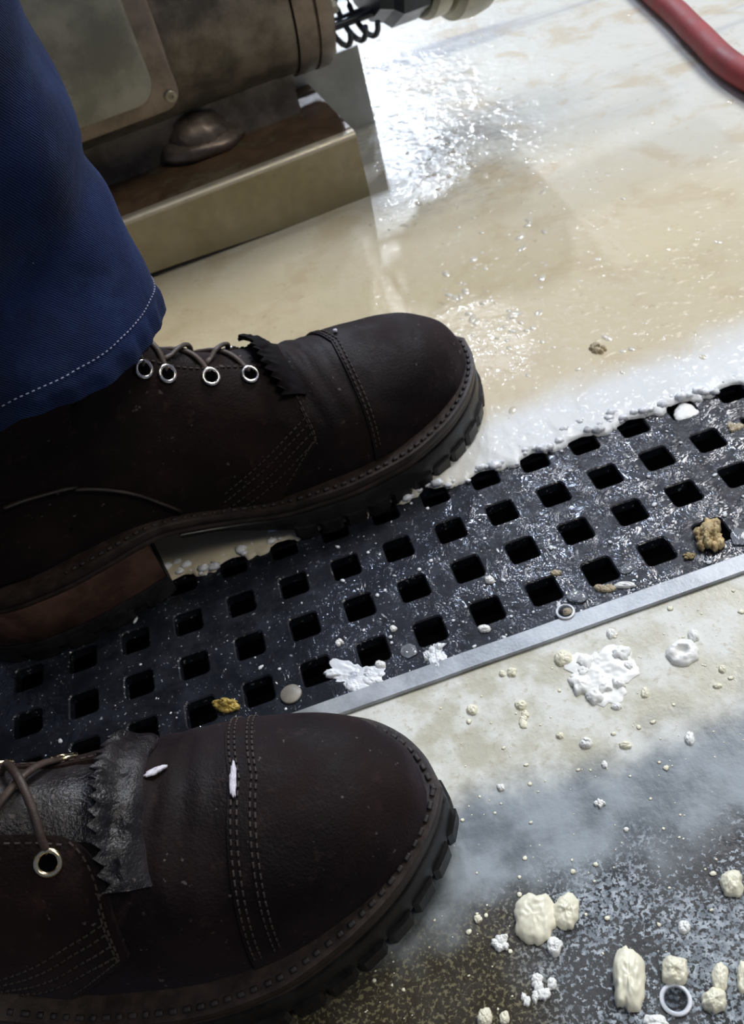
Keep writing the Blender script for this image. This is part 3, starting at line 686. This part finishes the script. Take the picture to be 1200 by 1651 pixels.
def make_boot(name, label, loc, rz, side, metal, te_m, ex, te_l, qx):
    root = empty(name, loc, rz); tag(root, label, 'boot', 'work boots')
    K = []
    def part(o, lab=None, parent=None):
        if lab: o['label'] = lab
        K.append(o); return o
    # --- upper
    mb = MB(); nu, nv = 190, 90; P = []
    for i in range(nu):
        s = (NS - .001) * (i / (nu - 1)) ** 1.25
        for j in range(nv):
            t = -1 + 2 * j / (nv - 1); P.append(tuple(S(s, t)[0]))
    mb.grid(P, nu, nv)
    up = part(mb.build('upper', 'suede', root, angle=0))
    so = up.modifiers.new('thick', 'SOLIDIFY'); so.thickness = .0010; so.offset = 0
    # --- toe cap
    sc_ = s_of_x(.225 if metal == 'nickel' else .232)
    def capf(u, v):
        t = -1 + 2 * v; return (.01 + (sc_ - .18 * (1 - abs(t)) * 1.2 + .30 * abs(t) - .01) * u, t)
    cap = part(patch(capf, 60, 80, .0016, .0018).build('toe_cap', 'suede', root, angle=50))
    st = MB()
    for dx in ((.055, .15) if metal == 'nickel' else (.055, .15, .36, .45)):
        pa = [(capf(1, v)[0] - dx, -1 + 2 * v) for v in [.06 + .88 * k / 40 for k in range(41)]]
        stitches(pa, st, off=.0019)
    o = part(st.build('cap_stitching', 'thread', cap, angle=0)); 
    # --- quarters
    for sg in (-1, 1):
        def qf(u, v):
            # v 0 = throat edge, 1 = feather; u 0 = front
            te = (te_m if sg < 0 else te_l); tt = te + (1.0 - te) * v ** 1.0
            front = s_of_x(qx) + (.55 * (1 - math.sqrt(max(0, 1 - (1 - v / .28) ** 2))) if v < .28 else 0) + (1.0 * max(0, v - .62) ** 1.0 * 3.2 if v > .62 else 0)
            back = NS - .02
            s = front + (back - front) * u
            if s > 11: tt = (te - .05 * min(1, (s - 11) / 3)) + (1 - te) * v
            return (s, sg * min(tt, 1))
        qd = part(patch(qf, 90, 60, .0022, .0026).build('quarter_panel', 'suede_quarter', root, angle=50))
        st = MB(); off = .0025
        # border rows
        pa = [qf(0.012, v) for v in [.03 + .035 * k for k in range(26)]]; stitches(finepath(pa, 3), st, off=off)
        pa = [(qf(0, .25)[0] + .5 + k * .12, sg * ((te_m if sg < 0 else te_l) + .035)) for k in range(40)]; stitches(pa, st, off=off)
        pa = [(qf(0, .25)[0] + .05 + k * .12, sg * .62) for k in range(30)]
        s0 = qf(0, .3)[0]
        # the stack of near-parallel rows behind the front edge
        rows = [(.66, .10), (.70, .13), (.75, .16), (.80, .18)]
        for (ta, sl) in rows:
            pa = [(s0 + .16 + k * .1, sg * (ta - .10 + .018 * k - .0)) for k in range(20)]; stitches(pa, st, off=off)
        pa = [(s0 + .16, sg * (.50 + .02 * k)) for k in range(12)]; stitches(finepath(pa, 6), st, off=off)
        part(st.build('stitching', 'thread', qd, angle=0))
        # eyelets
        for i, x in enumerate(ex[:4]):
            s = s_of_x(x); t = (te_m + .105 if sg > 0 else -te_m - .105) if sg < 0 else te_l + .105; t = sg * abs(t); c, n_ = S(s, t, .0030)
            a = n_.orthogonal().normalized(); b = n_.cross(a)
            m = MB(); R = .0038
            m.tube([c + (a * math.cos(q) + b * math.sin(q)) * R for q in [2 * PI * k / 32 for k in range(32)]], .0010, 8, closed=True)
            ey = part(m.build('eyelet', metal, root, angle=0))
            m = MB(); m.lathe([(-.001, .0036), (.0002, .0036), (.00021, .0001)], c, n_, 24)
            part(m.build('hole', 'hole_dark', ey, angle=30))
    # --- heel counter band
    def cf(u, v):
        s = 13.2 + (v - .5) * .0; 
        return (0, 0)
    for sg in (-1, 1):
        # raised seam strip sweeping from the heel down to the waist
        path = []
        for k in range(40):
            f = k / 39; s = 13.6 - 3.0 * f; t = sg * (.64 + .31 * f ** 2.4); path.append(S(s, t, .0034)[0])
        m = MB(); m.tube(path, .0015, 8, .6)
        part(m.build('counter_seam', 'welt_leather', root, angle=0))
    # --- tongue and kiltie
    def tf(u, v): return (s_of_x(.201) + (NS - .3 - s_of_x(.201)) * u, -.26 + .52 * v)
    part(patch(tf, 70, 24, .0016, .002).build('tongue', 'suede' if metal == 'nickel' else 'wet_leather', root, angle=50), None if metal == 'nickel' else 'dark tongue, wet and shiny from milk')
    m = MB(); teeth = 15; nvv = teeth * 4 + 1; nuu = 8; P = []; Q = []
    for i in range(nuu):
        u = i / (nuu - 1)
        for j in range(nvv):
            v = j / (nvv - 1); saw = abs(((v * teeth) % 1) - .5) * 2
            t = -.42 + .84 * v; x = (.2025 if metal == 'nickel' else .2085) - .0100 * u - (.0028 * saw * (u ** 3)) - .004 * math.sin(PI * v) * u + .0015 * nz(v, 2.2, 0, 6)
            c, n_ = S(s_of_x(x), t, .0022 + .0065 * u ** .8 + .0028 * nz(t, u, 0, 7) * u + .0012 * nz(t, u, 3, 24) * u)
            P.append(tuple(c)); Q.append(tuple(c - n_ * .0012))
    m.grid(P, nuu, nvv); m.grid(Q, nuu, nvv, True)
    ring = [i * nvv for i in range(nuu)] + [(nuu - 1) * nvv + j for j in range(1, nvv)] + [i * nvv + nvv - 1 for i in range(nuu - 2, -1, -1)] + [j for j in range(nvv - 2, 0, -1)]
    m.add([P[k] for k in ring] + [Q[k] for k in ring], [(k, (k + 1) % len(ring), len(ring) + (k + 1) % len(ring), len(ring) + k) for k in range(len(ring))])
    part(m.build('kiltie', 'kiltie_leather' if metal == 'nickel' else 'wet_leather', root, angle=50), 'dark fringe with a saw toothed edge')
    # --- laces
    segs = []
    for i in range(4):
        for sg in (-1, 1):
            xa, xb2 = ex[i], ex[i + 1]; path = []
            for k in range(15):
                f = k / 14; x = xa + (xb2 - xa) * (f ** 1.6); ta, tb_ = (te_l + .10, -te_m + .01) if sg > 0 else (-te_m - .10, te_l - .01); t = ta + (tb_ - ta) * f; lift = .0030 + (.0012 if metal == 'nickel' else .0045) * math.sin(PI * f) + (.0012 * sg)
                if f < .1: lift = .0010 + .03 * f
                if f > .85: lift = .0022
                path.append(S(s_of_x(x), t, lift)[0])
            segs.append(path)
    path = [S(s_of_x(.186), t, .0025 + .0018 * math.cos(t * 3))[0] for t in [-te_m - .09 + (.47 + te_m) * k / 12 for k in range(13)]]
    m = MB()
    for p in segs: m.tube(p, .00145, 8, .75)
    part(m.build('lace', 'lace_leather', root, angle=0))
    # --- welt, midsole, outsole, heel
    m = MB(); slab(m, contour(0), zw, lambda x: zb(x) + .0038, .0010)
    we = part(m.build('welt', 'welt_leather', root, angle=50))
    m = MB(); co = contour(-.0030); N = len(co); d = 0; cur = []
    for i in range(N * 6 + 1):
        k = i // 6; f = (i % 6) / 6; a, b = co[k % N], co[(k + 1) % N]; x, y = a[0] + (b[0] - a[0]) * f, a[1] + (b[1] - a[1]) * f
        if i: d += math.hypot(x - px_, y - py_)
        px_, py_ = x, y
        if x < .06: cur = []; continue
        if (d % .0048) < .0030: cur.append((x, y, zw(x) + .0006))
        else:
            if len(cur) > 1: m.tube(cur, .00105, 6, .8)
            cur = []
    part(m.build('welt_stitching', 'thread_dark', we, angle=0))
    m = MB(); slab(m, contour(-.0008), lambda x: zb(x) + .0038, zb, .0008, .0003)
    part(m.build('midsole', 'midsole_leather', root, angle=50))
    # lugged forefoot outsole
    def lugz(x): return .0085 * max(0, (x - .235) / .07) ** 1.7 + (zb(x) - .004) * sst(.185, .130, x) if x > .235 or x < .185 else 0.0
    m = MB(); slab(m, contour(.0003, .112, BL), lambda x: zb(x), lambda x: lugz(x) + min(.0045, (zb(x) - lugz(x)) * .4), .0008)
    pts = contour(.0010, .112, BL); N = len(pts); d = 0; lug = []
    L_ = [0]
    for i in range(1, N): L_.append(L_[-1] + math.hypot(pts[i][0] - pts[i - 1][0], pts[i][1] - pts[i - 1][1]))
    tot = L_[-1]; nl = int(tot / .0135); pt = tot / nl
    def at(l):
        l = min(max(l, 0), tot); i = min(max(np.searchsorted(L_, l) - 1, 0), N - 2); f = (l - L_[i]) / (L_[i + 1] - L_[i] + 1e-12)
        a, b = pts[i], pts[i + 1]; t = Vector((b[0] - a[0], b[1] - a[1])).normalized()
        return Vector((a[0] + (b[0] - a[0]) * f, a[1] + (b[1] - a[1]) * f)), Vector((-t.y, t.x))
    for k in range(nl):
        l0 = k * pt + .0006; l1 = (k + 1) * pt - .0010
        if at((l0 + l1) / 2)[0].x < .172: continue
        n_ = 8; ring = []
        outer = [at(l0 + (l1 - l0) * i / (n_ - 1)) for i in range(n_)]
        o_ = [p + nn * (-.0012 if (i > 0 and i < n_ - 1) else .0004) * -1 * -1 for i, (p, nn) in enumerate(outer)]
        inn = [p + nn * .015 for (p, nn) in outer][::-1]
        ring = [(p.x, p.y) for p in o_] + [(p.x, p.y) for p in inn]; R_ = len(ring)
        vs = [(x, y, lugz(x) + .0075 if q < n_ else lugz(x) + .006) for q, (x, y) in enumerate(ring)] + [(x, y, lugz(x)) for (x, y) in ring]
        m.add(vs, [(q, (q + 1) % R_, R_ + (q + 1) % R_, R_ + q) for q in range(R_)] + [tuple(R_ + q for q in range(R_)), tuple(range(R_ - 1, -1, -1))])
    for k in range(3):
        xx = .185 + k * .028; m.box((xx, -.022, lugz(xx)), (xx + .014, .022, lugz(xx) + .009))
    part(m.build('outsole', 'lug_rubber', root, angle=35))
    hc = contour(-.0008, 0, .101)
    m = MB(); slab(m, hc, lambda x: zb(x), lambda x: .0125, .0008)
    hs = part(m.build('heel_stack', 'heel_leather', root, angle=50), 'worn reddish brown stacked leather heel')
    m = MB(); slab(m, contour(.0004, 0, .1025), lambda x: .0127, lambda x: .0045, .0010)
    hp = contour(.0006, 0, .0835); NN = len(hp); mm = []
    for k in range(0, NN - 1, 1):
        pass
    slab(m, contour(-.0012, 0, .1005), lambda x: .0050, lambda x: .0, .0006)
    for x0_, x1_ in ((.002, .018), (.022, .038), (.042, .058), (.062, .078), (.082, .1005)):
        slab(m, contour(.0008, x0_, x1_), lambda x: .0100, lambda x: 0.0, .0008)
    hp_ = part(m.build('heel_lug', 'lug_rubber', root, angle=35))
    # mirror for the other foot
    if side < 0:
        for o in K:
            me = o.data
            for v in me.vertices: v.co.y = -v.co.y
            me.flip_normals()
    return root
def surfpt(root, side, s, t, off):
    p, n_ = S(s, t, off); 
    if side < 0: p.y = -p.y; n_.y = -n_.y
    return p, n_

LB = make_boot('work_boot', 'dark brown suede lace up boot seen from its side, jeans hem over its ankle', (-.2492, .0614, 0), math.radians(13), 1, 'nickel', .15, (.182, .1645, .147, .1385, .130), .26, .200)
RB = make_boot('work_boot', 'dark brown suede lace up boot seen from above in front, with twin cap stitching', (-.3490, -.087, 0), math.radians(-7), -1, 'brass', .28, (.180, .162, .149, .138, .128), .24, .195)
# NOTE medial = -y, so the unmirrored boot is the left foot
def splash(root, side, s, t, A, B, h=.0008, seed=1):
    p, n_ = surfpt(root, side, s, t, .0030); a = Vector((1, 0, 0)); a = (a - n_ * a.dot(n_)).normalized(); b = n_.cross(a)
    m = MB(); m2 = MB(); pile(m2, Vector(A), Vector(B), h, seed, .2, steep=4)
    m.add([tuple(p + a * v[0] + b * v[1] + n_ * (v[2] - .0003)) for v in m2.v], m2.f); m.build('milk_splash', 'splash', root, angle=0)['label'] = 'pale milk splash on the leather'

# ------------------------------------------------------------------ the wearer's trouser leg
per = empty('person', (-.17, .075, 0)); tag(per, 'person standing in dark blue jeans, only the lower trouser leg showing', 'person')
def legtube(cx, cy, z0, z1, rx, ry, inner=0.0, seed=0, front=0.0):
    m = MB(); nr, na = 90, 120; P = []
    for i in range(nr + 1):
        f = i / nr; z = z0 + (z1 - z0) * f ** 1.6
        for k in range(na):
            a = 2 * PI * k / na
            dx, dy = math.cos(a), math.sin(a)
            zz = z + (-.003 * dx - .011 * dy + .002 * math.sin(3 * a + 1)) * max(0, 1 - f * 4)
            g = 1 + .12 * sst(.25, .7, z)
            w_ = .0035 * nz(dx * 1.2, dy * 1.2, z * 9 + seed, 1.5) * 2 + .004 * math.exp(-((z - .185) / .016) ** 2) * math.sin(a * 1 - .6) - .0035 * math.exp(-((z - .208 - .02 * dy) / .010) ** 2)
            w_ += .0030 * nz(dx * 2.2, dy * 2.2, z * 22 + seed, 1.0) + .0028 * nz(dx * 1.5, dy * 1.5 + z * 14, z * 40 + seed, 1.0)
            if z < z0 + .011: w_ += .0010 + .0013 * math.sin(a * 30 + 3 * nz(dx, dy, 0, 3)) * (1 - abs((z - z0) / .011 - .5))
            P.append((cx + (rx * g + w_ - inner) * dx, cy + (ry * g + w_ - inner) * dy, zz))
    vs = P; fs = [(i * na + k, i * na + (k + 1) % na, (i + 1) * na + (k + 1) % na, (i + 1) * na + k) for i in range(nr) for k in range(na)]
    m.add(vs, fs); return m, P, na
body = MB()
for (cx, cy) in ((-.19, .073), (-.297, -.093)):
    body.tube([(cx, cy, .14), (cx, cy, .25), (cx, cy, .35), (cx, cy, .5), (cx, cy, .84)], [.034, .038, .044, .047, .05], 20)
body.tube([(-.19, .073, .83), (-.24, -.01, .88), (-.297, -.093, .83)], [.05, .06, .05], 20)
bo = body.build('body', 'skin', per, angle=0); bo.location = (.17, -.075, 0)
m, P, na = legtube(0, 0, .1415, .8, .0755, .066, seed=2)
tl = m.build('trouser_leg', 'denim', per, angle=0)
so = tl.modifiers.new('thick', 'SOLIDIFY'); so.thickness = .0014; so.offset = 0
m = MB(); z_h = .143 + .0125
fi = (.0125 / (.8 - .143)) ** (1 / 1.6) * 90; i0 = int(fi); ff = fi - i0
def hemring(a):
    ka = (a / (2 * PI) * na) % na; k0 = int(ka); g_ = ka - k0
    v = [Vector(P[ii * na + kk % na]) for ii in (i0, i0 + 1) for kk in (k0, k0 + 1)]
    q = (v[0] * (1 - g_) + v[1] * g_) * (1 - ff) + (v[2] * (1 - g_) + v[3] * g_) * ff
    return (q.x * 1.012, q.y * 1.012, q.z + .0006 * nz(q.x, q.y, 0, 90))
for k in range(190):
    a0 = 2 * PI * k / 190; pts = [hemring(a0 + q * .0055) for q in range(4)]
    m.tube(pts, .00034, 5)
m.build('hem_stitching', 'denim_thread', tl, angle=0)
m, P, na = legtube(-.129, -.168, .150, .8, .073, .066, seed=7)
so = m.build('trouser_leg', 'denim', per, angle=0).modifiers.new('thick', 'SOLIDIFY'); so.thickness = .0014; so.offset = 0

# ------------------------------------------------------------------ pump motor on its bracket
YAW = math.radians(5.5)
mo = empty('pump_motor', (.053, .3955, 0), YAW); tag(mo, 'dull grey electric pump motor on a bent stainless steel base above the puddle', 'motor')
# base channel in local coordinates: x runs left (negative), y away
def bentchannel(x0, x1, y0, y1, z, th, lift):
    m = MB(); r = .004; pr = []
    pr.append((y0, lift)); 
    for k in range(7):
        a = PI / 2 * k / 6; pr.append((y0 + r - r * math.cos(a), z - r + r * math.sin(a)))
    for k in range(7):
        a = PI / 2 * k / 6; pr.append((y1 - r + r * math.sin(a), z - r + r * math.cos(a)))
    pr.append((y1, lift)); inn = []
    c = len(pr)
    inner = [(y0 + th, lift), (y0 + th, z - th - .001), (y0 + th + .001, z - th), (y1 - th - .001, z - th), (y1 - th, z - th - .001), (y1 - th, lift)]
    full = pr + inner[::-1]; n = 40; P = []
    K = len(full)
    for i in range(n):
        x = x0 + (x1 - x0) * i / (n - 1)
        for (y, zz) in full: P.append((x, y, zz + (.008 * sst(.0, .22, -x) if zz <= lift + 1e-6 and y < y0 + .01 else 0)))
    fs = [(i * K + k, i * K + (k + 1) % K, (i + 1) * K + (k + 1) % K, (i + 1) * K + k) for i in range(n - 1) for k in range(K)]
    m.add(P, fs)
    for e in (0, (n - 1) * K):
        for (a, b, c_, d) in [(0, 1, K - 2, K - 1), (7, 8, K - 4, K - 3)]: m.add([P[e + a], P[e + b], P[e + c_], P[e + d]], [(0, 1, 2, 3)])
    return m
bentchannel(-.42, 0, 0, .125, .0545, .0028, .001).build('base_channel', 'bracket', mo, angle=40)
m = MB(); pl = [(-.03, .0535), (-.02, .068), (.050, .069), (.0505, .0), (.0165, .0), (.0115, .030), (-.006, .031), (-.03, .033)]
n = len(pl); m.add([(x, .1255, z) for x, z in pl] + [(x, .1285, z) for x, z in pl], [tuple(range(n)), tuple(range(2 * n - 1, n - 1, -1))] + [(k, (k + 1) % n, n + (k + 1) % n, n + k) for k in range(n)])
m.build('end_plate', 'plate_steel', mo, smooth=False)
AY, AZ = .103, .1525
m = MB(); m.lathe([(-.44, .070), (-.435, .0745), (-.034, .0745), (-.032, .0755), (-.018, .0755), (-.0175, .0745)], (0, AY, AZ), (1, 0, 0), 72)
m.build('motor_housing', 'cast_metal', mo, angle=35)
m = MB(); m.lathe([(-.0165, .074), (-.0165, .0775), (-.002, .0775), (.000, .0760), (.0005, .078), (.010, .078), (.0125, .0765), (.0125, .03)], (0, AY, AZ), (1, 0, 0), 72)
fg = m.build('end_flange', 'ring_metal', mo, angle=35)
for a in (200, 245, 300):
    m = MB(); yy, zz = AY + .068 * math.cos(math.radians(a)), AZ + .068 * math.sin(math.radians(a)); m.lathe([(.0125, .005), (.0165, .005), (.018, .004)], (0, yy, zz), (1, 0, 0), 6)
    m.build('bolt', 'cover_metal', fg, smooth=False)
# foot hump and nuts
m = MB(); blob(m, (-.105, .070, .052), (.024, 0), (0, .020), .034, 4, 30, 16, .12); blob(m, (-.105, .072, .052), (.036, 0), (0, .026), .020, 5, 30, 16, .1)
m.build('mounting_foot', 'ring_metal', mo, angle=0)
m = MB(); 
for q, (x, y, r) in enumerate([(-.078, .094, .006), (-.060, .090, .005), (-.066, .098, .004)]): m.lathe([(0, r), (.004, r), (.005, r * .8)], (x, y, .0545), (.1, 0, 1), 6)
m.build('foot_bolt', 'cover_metal', mo, smooth=False)
m = MB(); m.box((-.40, .07, .0545), (-.022, .122, .094)); m.build('gap_block', 'cast_metal', mo, smooth=False)  # block added to keep the gap under the motor dark
# terminal box
def rbox(m, x0, x1, z0, z1, y0, y1, r, bev):
    def ring(d, y):
        pts = []
        for (cx, cz, a0) in ((x1 - r, z1 - r, 0), (x0 + r, z1 - r, 90), (x0 + r, z0 + r, 180), (x1 - r, z0 + r, 270)):
            for k in range(9):
                a = math.radians(a0 + 90 * k / 8); pts.append((cx + (r - d) * math.cos(a), y, cz + (r - d) * math.sin(a)))
        return pts
    rs = [ring(0, y1), ring(0, y0 + bev), ring(bev * .3, y0 + bev * .3), ring(bev, y0)]; K = len(rs[0])
    m.add([v for r_ in rs for v in r_], [(i * K + k, i * K + (k + 1) % K, (i + 1) * K + (k + 1) % K, (i + 1) * K + k) for i in range(3) for k in range(K)] + [tuple(3 * K + k for k in range(K))])
tb = MB(); rbox(tb, -.30, -.112, .108, .24, .018, .06, .014, .003); tbo = tb.build('terminal_box', 'ring_metal', mo, angle=35)
tb = MB(); rbox(tb, -.29, -.128, .119, .23, .0125, .02, .016, .003); lid = tb.build('terminal_lid', 'cover_metal', tbo, angle=35)
m = MB(); m.lathe([(0, .0042), (.0015, .0042), (.002, .0036), (.002, .0018), (.0008, .0016)], (-.1195, .0182, .1175), (0, -1, 0), 20); m.build('screw', 'ferrule_metal', tbo, angle=30)
# adapter rods, coupling, clamp rings
m = MB()
for (dy, dz) in ((-.02, -.050), (.01, -.056)):
    m.tube([(.0125, AY + dy, AZ + dz), (.062, AY + dy, AZ + dz)], .0032, 12)
for xx in (.022, .034, .044):
    m.tube([(xx, AY - .035 + .035 * math.sin(q), AZ - .040 - .018 * math.cos(q)) for q in [k * .35 - 1.5 for k in range(12)]], .0022, 8)
m.build('adapter_rod', 'black_fitting', mo, angle=40)
m = MB(); m.lathe([(.055, .035), (.056, .060), (.066, .064), (.072, .070), (.094, .070), (.098, .064)], (0, AY, AZ), (1, 0, 0), 10)
m.build('coupling', 'black_fitting', mo, angle=20)
m = MB(); m.lathe([(.096, .050), (.096, .070), (.100, .073), (.112, .073), (.116, .069), (.1165, .05)], (0, AY, AZ), (1, 0, 0), 60)
m.build('clamp_ring', 'ferrule_metal', mo, angle=30)
m = MB(); m.lathe([(.1165, .05), (.117, .074), (.121, .080), (.135, .082), (.146, .080), (.153, .072), (.157, .058), (.158, .02)], (0, AY, AZ), (1, 0, 0), 60)
m.build('pump_head', 'ferrule_metal', mo, angle=30)
m = MB(); m.lathe([(.155, .02), (.30, .02)], (0, AY, AZ + .03), (1, 0, 0), 30)
m.build('outlet_pipe', 'ferrule_metal', mo, angle=30)

# ------------------------------------------------------------------ red hose
def bez(cp, n):
    out = []; 
    for i in range(len(cp) - 3):
        p0, p1, p2, p3 = [Vector(c) for c in cp[i:i + 4]]
        for k in range(n):
            t = k / n; out.append(.5 * ((2 * p1) + (-p0 + p2) * t + (2 * p0 - 5 * p1 + 4 * p2 - p3) * t * t + (-p0 + 3 * p1 - 3 * p2 + p3) * t**3))
    return out
HZ = .0125
m = MB(); m.tube(bez([(.36, 1.6, HZ), (.40, 1.2, HZ), (.405, .80, HZ), (.378, .552, HZ), (.364, .462, HZ), (.352, .367, HZ), (.37, .25, HZ), (.46, .12, HZ), (.62, .02, HZ), (.9, -.05, HZ), (1.2, -.05, HZ)], 14), .0105, 20)
tag(m.build('rubber_hose', 'hose_rubber', angle=0), 'dull red rubber hose crossing the wet floor in the corner', 'hose')
splash(RB, -1, s_of_x(.238), .02, (.0012, .0002), (0, .0055), .0008, 2)
splash(RB, -1, s_of_x(.212), -.12, (.0032, .0022), (-.0008, .001), .0007, 6)
splash(LB, 1, s_of_x(.235), .1, (.0012, 0), (0, .0012), .0008, 4)
